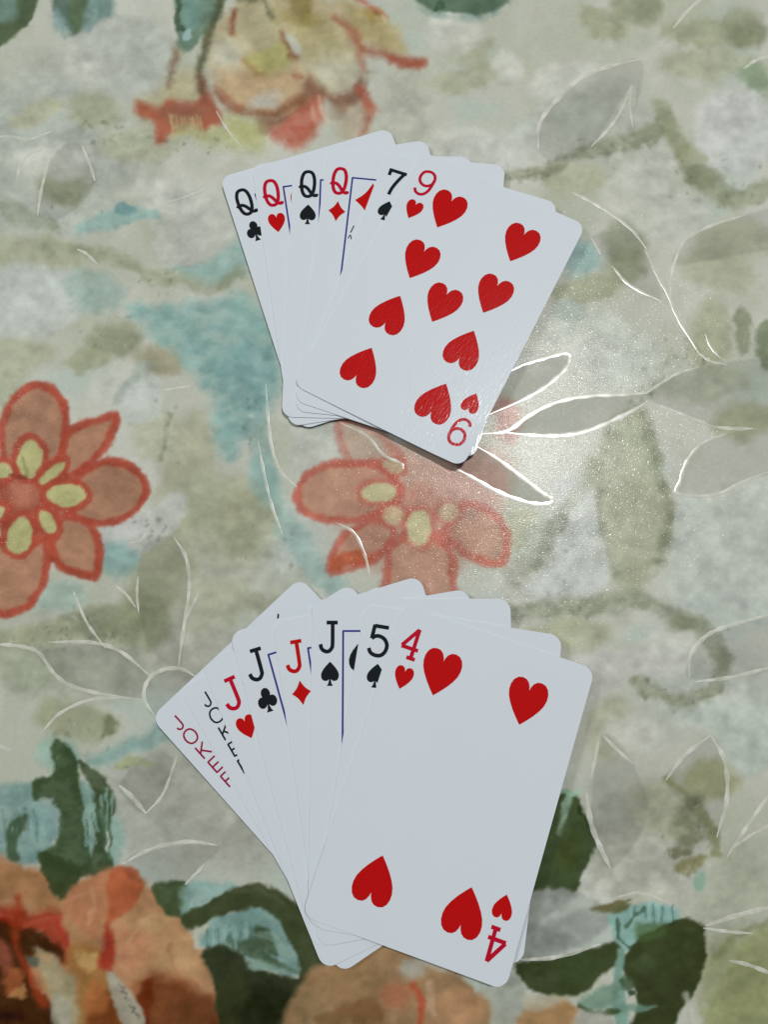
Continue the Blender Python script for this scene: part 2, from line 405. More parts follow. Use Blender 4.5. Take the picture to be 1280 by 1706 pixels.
# ---- lower left: teal and dark leaves above the roses
oval(130,1200,66,36,(142,147,118),10,op=.75); oval(186,1206,12,20,(108,114,86),soft=6)
stroke([(150,1268),(205,1255),(268,1222)],(22,34),(128,158,150),9,.8,8,.2); oval(100,1262,32,30,(134,166,152),dry=.2); oval(225,1275,30,10,(150,158,120))
fill([(-40,1330),(40,1306),(82,1350),(96,1392),(70,1432),(-10,1445),(-40,1440)],(112,142,136),8,.9,8,.2)
fill([(128,1300),(160,1320),(165,1380),(150,1440),(128,1400)],(122,152,142),6,.9,7,.2); oval(196,1400,16,52,(132,160,148),dry=.2); oval(75,1365,30,34,(124,150,146))
fill([(88,1240),(105,1236),(125,1270),(135,1330),(140,1400),(152,1442),(120,1458),(80,1452),(70,1422),(95,1402),(100,1362),(85,1332),(60,1332),(54,1302),(85,1290)],(63,79,54),4,.95,5,.08)
fill([(126,1268),(170,1290),(195,1340),(186,1370),(170,1402),(192,1442),(170,1462),(122,1456),(150,1420),(160,1360),(150,1310)],(64,77,54),4,.95,5,.12)
fill([(12,1375),(40,1352),(46,1372),(32,1395),(28,1430),(12,1430)],(68,86,64),4,.9,5)
for k in range(12): stroke([(132+k*5,1350+rs.uniform(-40,20)),(138+k*5+rs.uniform(-8,8),1400+rs.uniform(-20,40))],rs.uniform(2,5),(134,166,152) if k%2 else (70,92,68),2,.7,5)
for k in range(8): stroke([(5+k*9,1340+rs.uniform(0,30)),(12+k*9,1400+rs.uniform(-20,20))],rs.uniform(2,5),(140,170,164) if k%2 else (90,116,104),2,.55,5)
# roses
fill([(-60,1442),(50,1440),(120,1470),(190,1446),(260,1480),(320,1560),(372,1650),(380,1760),(-60,1760)],(160,118,84),8,.95,8)
fill([(-50,1446),(50,1446),(100,1490),(100,1530),(60,1522),(30,1492),(-50,1512)],(152,112,78),6,.9)
fill([(62,1420),(128,1440),(128,1470),(110,1500),(84,1480)],(60,73,48),4,.95,4)
fill([(110,1495),(150,1465),(190,1452),(176,1530),(155,1560),(125,1540)],(168,115,84),5,.9); stroke([(150,1480),(158,1510),(150,1540)],6,(184,138,108),4,.6); stroke([(120,1500),(165,1480)],6,(180,134,100),4,.6)
fill([(188,1450),(225,1448),(234,1480),(216,1512),(180,1532)],(164,90,60),5,.92,5)
fill([(185,1545),(240,1512),(290,1530),(332,1600),(362,1650),(372,1760),(240,1760),(232,1640),(200,1612)],(166,128,94),7,.92)
oval(250,1535,34,14,(176,144,104),-14); oval(300,1600,40,34,(172,138,100)); oval(220,1580,34,40,(172,122,92)); oval(275,1650,50,30,(150,98,66)); stroke([(285,1570),(300,1640)],6,(148,104,78),5,.6)
fill([(232,1650),(262,1630),(330,1650),(372,1690),(372,1760),(240,1760)],(112,66,42),14,.9,9); oval(330,1690,50,30,(96,60,40),soft=16)
stroke([(246,1640),(238,1680),(236,1750)],16,(100,46,28),6,.85)
fill([(-50,1520),(25,1510),(50,1524),(100,1518),(116,1580),(110,1602),(90,1586),(70,1556),(30,1560),(-50,1562)],(144,58,43),9,.88,6)
stroke([(0,1530),(40,1540),(95,1530)],8,(166,84,62),5,.6); oval(12,1545,20,14,(120,38,28),soft=6)
fill([(-50,1556),(60,1550),(95,1572),(106,1598),(62,1582),(48,1602),(52,1640),(90,1672),(92,1760),(-50,1760)],(62,40,27),6,.95,6)
stroke([(30,1500),(26,1562),(55,1640),(74,1668)],(12,17),(142,58,37),8,.8,5); stroke([(100,1530),(112,1570),(118,1600)],10,(154,56,48),6,.75)
oval(8,1590,18,26,(138,78,62),soft=7); oval(18,1630,16,20,(165,96,60),soft=7); oval(28,1652,14,8,(180,130,84),soft=4); oval(60,1600,16,10,(80,90,80),soft=5); oval(10,1690,30,12,(44,28,20),soft=8)
fill([(54,1574),(100,1600),(132,1660),(150,1720),(100,1700),(86,1652)],(152,143,112),6,.92,6); oval(70,1590,16,10,(170,140,104),30,soft=5)
fill([(110,1590),(160,1575),(182,1625),(196,1690),(190,1760),(140,1760),(132,1660)],(146,106,62),8,.9); fill([(150,1680),(196,1650),(198,1760),(150,1760)],(106,58,34),9,.85); oval(150,1600,24,14,(180,146,96))
oval(160,1662,18,30,(160,100,60),soft=8)
fill([(178,1618),(202,1632),(238,1692),(226,1730),(194,1690)],(154,150,134),4,.92,4); fill([(88,1660),(118,1670),(122,1760),(90,1760)],(150,148,132),5,.8,4)
for k in range(5): stroke([(196+k*6,1640+k*12),(206+k*6,1646+k*12)],3,(100,96,86),1.5,.7,3)
fill([(180,1536),(164,1600),(186,1616),(192,1580)],(148,52,40),7,.85,4)
stroke([(215,1570),(240,1530),(262,1520)],5,(186,150,112),3,.5)
# leaves right of the rose
fill([(250,1476),(265,1468),(306,1475),(312,1526),(276,1522)],(70,83,56),4,.95,5)
fill([(306,1476),(388,1470),(372,1496),(310,1532)],(134,164,156),6,.92,6,.15)
fill([(335,1562),(380,1520),(440,1510),(492,1534),(504,1600),(492,1628),(420,1612),(400,1592),(350,1582)],(116,147,140),5,.95,6,.15)
stroke([(318,1536),(360,1512),(402,1494),(444,1494),(488,1528),(514,1582),(524,1628)],(30,52),(62,70,46),4,.95,4)
stroke([(385,1488),(430,1478),(470,1500)],8,(96,104,76),5,.5)
fill([(388,1572),(410,1560),(424,1540),(448,1552),(462,1590),(440,1580),(470,1612),(410,1590)],(70,86,64),4,.92,6,.1); stroke([(380,1560),(440,1600),(490,1622)],9,(84,104,84),3,.7,8); stroke([(400,1545),(460,1560),(480,1600)],7,(140,166,150),3,.6,8,.4); oval(430,1605,22,8,(130,154,140),20,soft=4)
for k in range(9): stroke([(345+k*9,1545+rs.uniform(-10,6)),(347+k*9,1568+rs.uniform(-6,12))],3,(142,176,172) if k%2 else (84,116,112),1.6,.55,3)
fill([(338,1592),(370,1572),(402,1590),(432,1616),(492,1630),(532,1618),(502,1645),(484,1760),(376,1760),(362,1645)],(50,55,38),5,.96,6)
oval(440,1680,44,40,(40,44,31),soft=16,op=.8); oval(390,1640,20,26,(62,66,44),soft=10,op=.6)
# peach rose under the lower fan
fill([(478,1760),(500,1640),(560,1596),(640,1572),(700,1600),(780,1640),(830,1690),(840,1760)],(146,116,84),8,.95,8)
oval(520,1680,30,40,(132,110,80)); oval(590,1640,50,30,(140,112,80)); oval(600,1690,40,24,(112,82,54)); oval(660,1660,30,26,(160,104,76)); oval(770,1680,40,30,(172,132,98)); oval(560,1700,40,14,(116,92,62))
stroke([(690,1640),(705,1680),(695,1720)],(8,14),(168,80,58),5,.85,5); oval(690,1612,22,20,(160,158,146),soft=9,op=.85); stroke([(718,1640),(725,1690)],12,(182,150,124),5,.7)
fill([(800,1625),(870,1630),(872,1680),(850,1760),(815,1760),(820,1680)],(156,160,148),7,.9)
# dark leaves at the lower right
fill([(920,1352),(938,1318),(962,1328),(980,1375),(990,1405),(976,1446),(950,1496),(880,1498),(896,1440)],(64,77,50),4,.95,4)
stroke([(950,1328),(944,1352),(934,1388)],(14,6),(152,178,158),4,.85,5,.25); oval(952,1324,18,6,(150,184,160),soft=3); oval(948,1420,20,40,(70,80,48),15,soft=10); stroke([(965,1345),(980,1390)],4,(46,58,40),2,.7)
fill([(876,1494),(950,1490),(1002,1502),(1022,1532),(1002,1560),(940,1592),(860,1604)],(142,147,140),6,.92,7); stroke([(905,1540),(945,1515),(985,1500)],(10,18),(178,181,172),7,.8,7,.2); oval(920,1570,40,16,(128,134,128))
fill([(858,1606),(930,1596),(990,1580),(1032,1568),(1038,1600),(1010,1622),(976,1656),(930,1662),(900,1656),(875,1642)],(59,69,43),4,.96,4)
oval(900,1630,30,16,(72,82,58),soft=8,op=.6)
fill([(1018,1522),(1050,1506),(1110,1510),(1138,1530),(1076,1562),(1060,1582),(1040,1582),(1024,1556)],(132,168,158),4,.95,5)
for k in range(11): stroke([(1050+k*8,1506+rs.uniform(0,6)),(1050+k*8+rs.uniform(-3,3),1528+rs.uniform(-4,10))],2.6,(70,98,96) if k%2 else (150,188,186),1.3,.45,3)
stroke([(1030,1530),(1032,1560),(1050,1578)],4,(70,92,74),2,.8,3); stroke([(1045,1545),(1060,1525),(1075,1512)],5,(76,98,78),2,.75,3)
fill([(992,1516),(1048,1494),(1046,1510),(1022,1524)],(96,94,62),4,.9,4); oval(1080,1498,40,6,(190,190,172),soft=4,op=.7)
fill([(1068,1562),(1136,1530),(1170,1540),(1174,1590),(1162,1650),(1130,1692),(1112,1760),(1040,1760),(1062,1680),(1052,1640),(1036,1608)],(56,63,39),4,.96,4)
oval(1090,1550,26,20,(72,92,56),soft=8,op=.7); oval(1070,1610,20,14,(72,84,58),soft=8,op=.6)
stroke([(1034,1585),(1030,1650),(1042,1720)],(12,24),(122,157,142),4,.92,4,.12); fill([(962,1672),(1020,1638),(1030,1652),(1020,1676),(985,1684)],(112,140,122),6,.85,5); stroke([(1030,1682),(1092,1674)],(18,6),(112,144,128),4,.8); oval(1042,1640,12,12,(70,90,66),soft=4)
stroke([(965,1680),(1000,1690),(1030,1688)],9,(62,78,50),4,.85); oval(1050,1655,8,5,(40,60,44),soft=2)
fill([(846,1760),(868,1682),(930,1664),(962,1690),(962,1760)],(162,126,86),8,.92); fill([(868,1662),(920,1658),(938,1672),(890,1684)],(172,168,148),6,.85); fill([(960,1690),(1020,1696),(1024,1760),(960,1760)],(160,160,148),6,.9)
stroke([(1142,1660),(1148,1700),(1150,1740)],10,(176,180,164),5,.8)


# ---- lace flecks in the olive places: short dark and light ticks of the print
def flecks(n, areas, seed):
    r = np.random.RandomState(seed)
    for k in range(n):
        cx, cy, rx, ry = areas[r.randint(len(areas))]
        x, y = cx + rx * r.uniform(-1, 1), cy + ry * r.uniform(-1, 1)
        L = r.uniform(1, 6); a = r.uniform(0, math.pi)
        col = (88, 93, 80) if r.rand() < .6 else (196, 200, 188)
        stroke([(x, y), (x + L * math.cos(a), y + L * math.sin(a))], r.uniform(1.5, 4), col, 2.2, r.uniform(.10, .32), 3)
FLECK_AREAS = [(1060, 840, 55, 140), (900, 930, 60, 40), (960, 1010, 110, 25), (1130, 1150, 70, 20), (1200, 1090, 25, 50),
               (860, 290, 60, 18), (1000, 255, 80, 25), (1190, 300, 80, 40), (1140, 1370, 40, 60), (1150, 1440, 40, 20),
               (180, 545, 50, 40), (330, 470, 110, 20), (275, 720, 20, 60), (120, 340, 50, 40), (200, 220, 60, 20),
               (140, 1040, 70, 30), (440, 900, 50, 50), (260, 880, 40, 20), (150, 1240, 70, 40), (100, 1050, 90, 40),
               (1060, 650, 30, 20), (1120, 590, 60, 30), (880, 890, 50, 60), (420, 720, 20, 60), (300, 235, 80, 20)]
flecks(950, FLECK_AREAS, 5)

img += ((fine_n - .5) * 5)[:, None] + ((stroke_n - .5) * 4)[:, None]

# ------------------------------------------------------------------ embossed film: outlines and the smooth fields they enclose
EMB = []       # (points, width, closed)
SMOOTH = []    # polygons
EMB = [
 ([(838,626),(870,608),(905,597),(940,588),(951,592),(945,612),(915,640),(875,664),(812,692)],7),
 ([(796,723),(845,718),(885,690),(930,669),(985,659),(1040,657),(1078,655)],7.5),
 ([(846,721),(900,726),(950,725),(990,715),(1040,692),(1076,672)],7.5),
 ([(788,740),(830,765),(870,795),(905,822),(921,832),(914,840),(880,838),(830,820),(790,797),(758,780)],7.5),
 ([(566,704),(610,725),(638,757),(668,772),(672,782)],4.5),
 ([(443,640),(447,700),(452,740),(465,782),(495,812)],4.5),
 ([(430,735),(440,790),(452,840),(470,890)],4),
 ([(560,870),(590,888),(608,925),(616,960)],4),
 ([(1078,655),(1100,640),(1130,622),(1165,612)],4.5),([(1100,675),(1150,695),(1190,711)],4.5),([(1190,711),(1220,714),(1256,714)],5.5),
 ([(1210,723),(1170,740),(1145,770),(1134,802),(1130,822),(1190,825),(1240,802),(1300,780)],5),
 ([(1020,443),(1050,475),(1103,502)],4.5),([(1075,415),(1095,458),(1114,492),(1130,530),(1165,588)],4.5),([(1132,418),(1120,455),(1118,500)],5),
 ([(1165,588),(1185,602),(1212,608)],4),([(1176,556),(1185,578),(1202,598)],3.5),
 ([(952,320),(980,333),(1020,357),(1055,385),(1078,415)],4.5),([(985,395),(995,412),(1002,425)],4),
 ([(1122,440),(1142,402),(1182,378),(1245,358)],5),
 ([(897,250),(900,205),(930,165),(970,130),(1020,110),(1068,99)],6.5),([(985,245),(1012,218),(1035,185),(1053,142)],4.5),([(1053,142),(1050,175),(1055,212)],4),
 ([(1122,48),(1150,15),(1180,-10)],6),([(1240,115),(1262,100),(1300,92)],6),
 ([(1150,1130),(1150,1095),(1170,1066),(1195,1050),(1235,1037),(1300,1020)],5.5),([(1160,1136),(1220,1128),(1300,1108)],5),
 ([(1005,1225),(1030,1250),(1055,1272)],5),([(1000,1222),(993,1260),(985,1298)],4.5),([(1110,1300),(1140,1260),(1185,1225)],5),
 ([(1185,1225),(1208,1268),(1212,1330),(1195,1395)],6),([(1212,1428),(1250,1370),(1300,1300)],5),([(1222,1412),(1255,1390),(1300,1366)],4.5),
 ([(978,1322),(985,1370),(1000,1410),(1018,1447)],7),([(1176,1542),(1235,1523),(1300,1508)],6),([(1172,1546),(1215,1552),(1255,1555)],4),
 ([(1030,1494),(1070,1488),(1120,1507)],4),([(1215,1600),(1250,1608),(1300,1628)],5),([(868,1599),(930,1594),(1000,1573)],5),
 ([(326,1127),(300,1114),(268,1117),(246,1134),(240,1163),(258,1193)],5.5),([(297,1112),(306,1045),(315,980),(310,930),(290,895)],5),([(308,1035),(320,1010),(331,988)],4),
 ([(240,1166),(180,1158),(120,1143),(90,1122),(65,1088),(40,1078),(0,1074),(-30,1078)],5),([(250,1126),(200,1085),(150,1070),(80,1070)],5),
 ([(176,1080),(146,1040),(128,1000),(122,985)],4),([(205,1163),(150,1166),(100,1188),(68,1222)],4.5),([(-20,1236),(0,1243),(18,1250)],5),
 ([(198,1308),(222,1330),(243,1355)],6),([(243,1355),(270,1325),(288,1280),(294,1260)],4),
 ([(203,1440),(250,1415),(310,1402),(362,1408)],5),([(308,1474),(326,1456),(342,1438)],4.5),
 ([(230,960),(228,990),(231,1020)],4),([(193,976),(210,990),(226,1012)],4),
 ([(-20,228),(20,228),(50,232),(92,216)],4.5),([(28,310),(32,280),(45,258),(72,246)],4.5),([(136,242),(150,275),(158,302)],5),([(62,360),(70,310),(85,255)],5),
 ([(128,415),(145,424),(162,440)],4.5),([(280,338),(315,326),(352,312)],3.5),([(272,650),(320,643)],4),([(360,185),(378,215),(402,245)],3.5),
 ([(215,905),(235,900),(245,885)],3.5),([(560,330),(540,300)],3),
]
SMOOTH = [
 [(858,612),(905,597),(945,590),(945,612),(915,640),(875,664),(815,690),(820,650)],
 [(850,720),(885,692),(930,670),(985,660),(1076,656),(1072,672),(1040,690),(985,714),(900,725)],
 [(762,778),(790,742),(830,767),(870,797),(918,832),(880,836),(830,818)],
 [(1212,724),(1170,740),(1145,770),(1132,822),(1190,825),(1240,802),(1330,775),(1330,715),(1256,714)],
 [(1078,655),(1130,622),(1165,612),(1330,600),(1330,715),(1256,714),(1190,711),(1100,675)],
 [(897,250),(900,205),(930,165),(970,130),(1068,99),(1060,180),(1053,142),(985,245),(930,270)],
 [(1122,440),(1142,402),(1182,378),(1245,358),(1330,340),(1330,400),(1200,430)],
 [(985,395),(1055,385),(1075,415),(1103,500),(1050,475),(1020,443)],
 [(1150,1130),(1150,1095),(1195,1050),(1300,1020),(1330,1020),(1330,1105),(1220,1128)],
 [(1110,1300),(1140,1260),(1185,1225),(1208,1268),(1212,1330),(1195,1395),(1150,1350)],
 [(1005,1225),(1055,1272),(1080,1360),(1018,1447),(985,1370)],
 [(326,1127),(300,1114),(268,1117),(246,1134),(240,1163),(258,1193),(300,1150)],
 [(297,1112),(306,1045),(315,980),(310,930),(290,895),(240,910),(228,990),(250,1080)],
 [(240,1164),(180,1156),(120,1143),(90,1122),(65,1088),(150,1072),(200,1085),(250,1126)],
 [(203,1440),(250,1415),(362,1408),(342,1438),(308,1474),(230,1470)],
 [(198,1308),(243,1355),(288,1280),(260,1250)],
 [(62,360),(70,310),(95,250),(136,242),(158,302),(110,360)],
]


frost = np.ones(len(sx))
for P in SMOOTH:
    P = spline(P, 5, True)
    idx = region(P[:, 0].min() - 5, P[:, 1].min() - 5, P[:, 0].max() + 5, P[:, 1].max() + 5)
    d = poly_sdf(P, sx[idx], sy[idx])
    frost[idx] = np.minimum(frost[idx], np.clip(d / 4 + .5, 0, 1))
img *= (0.91 + 0.09 * frost)[:, None]     # clear film lets the print through deeper than frosted film

ALB = 0.80
rgb = np.clip((lin(np.clip(img, 2, 250)) - 0.010) / ALB, 0.003, 0.9)

def grid_mesh(name):
    me = bpy.data.meshes.new(name)
    nv = NX * NY
    co = np.empty((nv, 3), np.float32)
    co[:, 0] = gx * MM; co[:, 1] = gy * MM
    co[:, 2] = (fbm(gx, gy, 60, 901, 2) - .5) * 0.10 * MM
    i = np.arange(NY - 1)[:, None] * NX + np.arange(NX - 1)[None, :]
    q = np.stack([i, i + 1, i + NX + 1, i + NX], -1).reshape(-1, 4)
    nf = len(q)
    me.vertices.add(nv); me.vertices.foreach_set('co', co.ravel())
    me.loops.add(nf * 4); me.loops.foreach_set('vertex_index', q.ravel().astype(np.int32))
    me.polygons.add(nf)
    me.polygons.foreach_set('loop_start', (np.arange(nf) * 4).astype(np.int32))
    me.polygons.foreach_set('use_smooth', np.ones(nf, bool))
    me.update(calc_edges=True)
    ca = me.color_attributes.new('print', 'FLOAT_COLOR', 'POINT')
    buf = np.ones((nv, 4), np.float32); buf[:, :3] = rgb; buf[:, 3] = 1
    ca.data.foreach_set('color', buf.ravel())
    fa = me.attributes.new('frost', 'FLOAT', 'POINT')
    fa.data.foreach_set('value', frost.astype(np.float32))
    return me

m_cloth, nt, b = new_mat('printed_film_over_cloth')
at_c = node(nt, 'ShaderNodeAttribute', attribute_name='print')
at_f = node(nt, 'ShaderNodeAttribute', attribute_name='frost')
tc = node(nt, 'ShaderNodeTexCoord')
weave = node(nt, 'ShaderNodeTexNoise'); weave.inputs['Scale'].default_value = 900; weave.inputs['Detail'].default_value = 3
nt.links.new(tc.outputs['Object'], weave.inputs['Vector'])
hsv = node(nt, 'ShaderNodeHueSaturation')
mr = node(nt, 'ShaderNodeMapRange'); mr.inputs[1].default_value = .3; mr.inputs[2].default_value = .7
mr.inputs[3].default_value = .965; mr.inputs[4].default_value = 1.035
nt.links.new(weave.outputs['Fac'], mr.inputs[0]); nt.links.new(mr.outputs[0], hsv.inputs['Value'])
nt.links.new(at_c.outputs['Color'], hsv.inputs['Color']); nt.links.new(hsv.outputs[0], b.inputs['Base Color'])
rr = node(nt, 'ShaderNodeMapRange'); rr.inputs[3].default_value = 0.42; rr.inputs[4].default_value = 0.19
nt.links.new(at_f.outputs['Fac'], rr.inputs[0]); nt.links.new(rr.outputs[0], b.inputs['Roughness'])
grain = node(nt, 'ShaderNodeTexNoise'); grain.inputs['Scale'].default_value = 2700; grain.inputs['Detail'].default_value = 1
nt.links.new(tc.outputs['Object'], grain.inputs['Vector'])
ms = node(nt, 'ShaderNodeMath', operation='MULTIPLY'); ms.inputs[1].default_value = 0.55
nt.links.new(at_f.outputs['Fac'], ms.inputs[0])
bp = node(nt, 'ShaderNodeBump'); bp.inputs['Distance'].default_value = 0.00007
b.inputs['Specular IOR Level'].default_value = 0.32
nt.links.new(ms.outputs[0], bp.inputs['Strength']); nt.links.new(grain.outputs['Fac'], bp.inputs['Height'])
# scattered tiny pits in the frosted film: they glint one by one near the lamp's reflection
vor = node(nt, 'ShaderNodeTexVoronoi'); vor.inputs['Scale'].default_value = 1350
nt.links.new(tc.outputs['Object'], vor.inputs['Vector'])
pit = node(nt, 'ShaderNodeMapRange', interpolation_type='SMOOTHSTEP'); pit.inputs[1].default_value = 0.05; pit.inputs[2].default_value = 0.34
nt.links.new(vor.outputs['Distance'], pit.inputs[0])
bp2 = node(nt, 'ShaderNodeBump'); bp2.inputs['Distance'].default_value = 0.000014
spk = node(nt, 'ShaderNodeMapRange'); spk.inputs[1].default_value = 0.0; spk.inputs[2].default_value = 1.0
spk.inputs[3].default_value = 0.6; spk.inputs[4].default_value = 0.125
nt.links.new(pit.outputs[0], spk.inputs[0]); nt.links.new(spk.outputs[0], b.inputs['Specular IOR Level'])
nt.links.new(at_f.outputs['Fac'], bp2.inputs['Strength']); nt.links.new(pit.outputs[0], bp2.inputs['Height'])
nt.links.new(bp.outputs[0], bp2.inputs['Normal']); nt.links.new(bp2.outputs[0], b.inputs['Normal'])

cloth = bpy.data.objects.new('tablecloth', grid_mesh('tablecloth'))
cloth.data.materials.append(m_cloth)
COL.objects.link(cloth)
cloth['label'] = 'glossy floral tablecloth with coral flowers and embossed white outlines under the cards'
cloth['category'] = 'tablecloth'

m_emb, nt, b = new_mat('embossed_film_ridge')
b.inputs['Base Color'].default_value = (0.88, 0.88, 0.77, 1)
b.inputs['Roughness'].default_value = 0.20
b.inputs['Specular IOR Level'].default_value = 0.9
b.inputs['Alpha'].default_value = 0.40
nz = node(nt, 'ShaderNodeTexNoise'); nz.inputs['Scale'].default_value = 260; nz.inputs['Detail'].default_value = 3
tc = node(nt, 'ShaderNodeTexCoord'); nt.links.new(tc.outputs['Object'], nz.inputs['Vector'])
mr = node(nt, 'ShaderNodeMapRange'); mr.inputs[1].default_value = .35; mr.inputs[2].default_value = .68
mr.inputs[3].default_value = .42; mr.inputs[4].default_value = .85
nt.links.new(nz.outputs['Fac'], mr.inputs[0]); nt.links.new(mr.outputs[0], b.inputs['Alpha'])

def ridge(pts, w, closed=False):
    """a low rounded welt pressed into the film along a measured outline"""
    P = spline(pts, 6, closed)
    if closed: P = np.concatenate([P, P[:1]])
    Q = np.array([at(*p) for p in P])
    T = np.gradient(Q, axis=0); T /= (np.hypot(T[:, 0], T[:, 1])[:, None] + 1e-9)
    Nn = np.stack([-T[:, 1], T[:, 0]], -1)
    n = len(Q); prof = [(-1, -.06), (-.62, .6), (0, 1), (.62, .6), (1, -.06)]
    hw = w / 5.8 / 2 * 1.25
    verts, faces = [], []
    for k in range(n):
        f = 1.0 if closed else min(1.0, 0.25 + 4.0 * min(k, n - 1 - k) / n)
        f *= 0.9 + 0.2 * math.sin(k * 1.7)
        for s, hgt in prof:
            p = Q[k] + Nn[k] * hw * s * f
            verts.append((p[0] * MM, p[1] * MM, (0.06 + 0.04 * hgt * f) * MM))
    for k in range(n - 1):
        for j in range(4):
            a = k * 5 + j
            faces.append((a, a + 1, a + 6, a + 5))
    me = bpy.data.meshes.new('embossed_outline'); me.from_pydata(verts, [], faces)
    me.polygons.foreach_set('use_smooth', np.ones(len(faces), bool))
    me.materials.append(m_emb)
    o = bpy.data.objects.new('embossed_outline', me); COL.objects.link(o); o.parent = cloth
    return o
for e in EMB:
    ridge(*e)

# table under the cloth
bm = bmesh.new(); bmesh.ops.create_cube(bm, size=1)
for v in bm.verts:
    v.co = Vector((v.co.x * 0.66, v.co.y * 0.73 + 0.065, v.co.z * 0.02 - 0.0112))
me = bpy.data.meshes.new('table_top'); bm.to_mesh(me); bm.free()
m_wood, nt, b = new_mat('table_wood'); b.inputs['Base Color'].default_value = (.22, .13, .07, 1)
tc = node(nt, 'ShaderNodeTexCoord'); wv = node(nt, 'ShaderNodeTexWave'); wv.inputs['Scale'].default_value = 14; wv.inputs['Distortion'].default_value = 5
cr = node(nt, 'ShaderNodeValToRGB'); cr.color_ramp.elements[0].color = (.16, .09, .05, 1); cr.color_ramp.elements[1].color = (.28, .17, .09, 1)
nt.links.new(tc.outputs['Object'], wv.inputs['Vector']); nt.links.new(wv.outputs['Fac'], cr.inputs[0]); nt.links.new(cr.outputs[0], b.inputs['Base Color'])
me.materials.append(m_wood)
tbl = bpy.data.objects.new('table_top', me); COL.objects.link(tbl); tbl['kind'] = 'structure'

# ------------------------------------------------------------------ playing cards
CW, CL, CT, CR = 55.9, 85.7, 0.28, 3.4      # mm
INK = 0.035

class Ink:
    """flat printed marks in card coordinates (mm)"""
    def __init__(s):
        s.v, s.f, s.k = [], [], 0
    def poly(s, pts):
        z = INK + 0.006 * s.k; s.k += 1
        b0 = len(s.v)
        P = [Vector((p[0], p[1], 0)) for p in pts]
        s.v += [(p[0], p[1], z) for p in pts]
        A = np.array(pts); area = np.sum(A[:, 0] * np.roll(A[:, 1], -1) - np.roll(A[:, 0], -1) * A[:, 1])
        for t in tessellate_polygon([P]):
            a, b_, c = (np.array(pts[i]) for i in t)
            cr_ = (b_[0] - a[0]) * (c[1] - a[1]) - (b_[1] - a[1]) * (c[0] - a[0])
            if abs(cr_) < 1e-9: continue
            s.f.append(tuple(b0 + i for i in (t if cr_ > 0 else t[::-1])))
    def line(s, pts, w, smooth=True, closed=False, n=7, cap=True):
        z = INK + 0.006 * s.k; s.k += 1
        P = spline(pts, n, closed) if smooth else np.asarray(pts, float)
        if not smooth and len(P) > 2:        # square corners: one quad strip per leg
            s.k -= 1
            for i in range(len(P) - 1):
                d = P[i + 1] - P[i]; d = d / np.hypot(*d) * w / 2
                s.line([P[i] - d, P[i + 1] + d], w, True, False, 1)
            return
        if closed: P = np.concatenate([P, P[:1]])
        T = np.gradient(P, axis=0); T /= np.hypot(T[:, 0], T[:, 1])[:, None] + 1e-12
        if closed: T[0] = T[-1] = (T[0] + T[-1]) / np.hypot(*(T[0] + T[-1]))
        N = np.stack([-T[:, 1], T[:, 0]], -1) * w / 2
        b0 = len(s.v)
        for p, nn in zip(P, N):
            s.v += [(p[0] - nn[0], p[1] - nn[1], z), (p[0] + nn[0], p[1] + nn[1], z)]
        for i in range(len(P) - 1):
            a = b0 + 2 * i
            s.f.append((a, a + 2, a + 3, a + 1))

def xf(pts, cx, cy, sc=1.0, flip=False, sy=None):
    sy = sc if sy is None else sy
    g = -1 if flip else 1
    return [(cx + g * p[0] * sc, cy + g * p[1] * sy) for p in pts]

_half = [(0, .27), (.02, .345), (.07, .43), (.15, .485), (.25, .50), (.36, .475), (.445, .40), (.49, .29), (.495, .17),
         (.46, .04), (.385, -.09), (.27, -.235), (.14, -.37), (.05, -.455)]
HEART = [tuple(p) for p in _half] + [(0, -.5)] + [(-x, y) for x, y in _half[:0:-1]]
def suit(ink, kind, cx, cy, w, h, flip=False):
    if kind == 'heart':
        ink.poly(xf(HEART, cx, cy, w, flip, h))
    elif kind == 'diamond':
        q = []
        C = [(0, .5), (.5, 0), (0, -.5), (-.5, 0)]
        for i in range(4):
            a, b_ = np.array(C[i]), np.array(C[(i + 1) % 4])
            for t in np.linspace(0, 1, 6, endpoint=False):
                m = a * (1 - t) + b_ * t
                q.append(tuple(m * (1 - 0.16 * math.sin(math.pi * t))))
        ink.poly(xf(q, cx, cy, w, flip, h))
    elif kind == 'spade':
        body = [(x, -y * .80 + .10) for x, y in HEART][::-1]
        ink.poly(xf(body, cx, cy, w, flip, h))
        stem = [(-.045, 0), (-.05, -.25), (-.09, -.39), (-.17, -.5), (.17, -.5), (.09, -.39), (.05, -.25), (.045, 0)]
        ink.poly(xf(stem, cx, cy, w, flip, h))
    elif kind == 'club':
        for ox, oy in ((0, .26), (-.26, -.08), (.26, -.08)):
            ink.poly(xf([(ox + .235 * math.cos(t), oy + .235 * math.sin(t)) for t in np.linspace(0, 2 * math.pi, 22, endpoint=False)],
                        cx, cy, w, flip, h))
        ink.poly(xf([(-.1, .12), (-.12, -.05), (.12, -.05), (.1, .12)], cx, cy, w, flip, h))
        stem = [(-.05, .02), (-.05, -.22), (-.09, -.38), (-.17, -.5), (.17, -.5), (.09, -.38), (.05, -.22), (.05, .02)]
        ink.poly(xf(stem, cx, cy, w, flip, h))

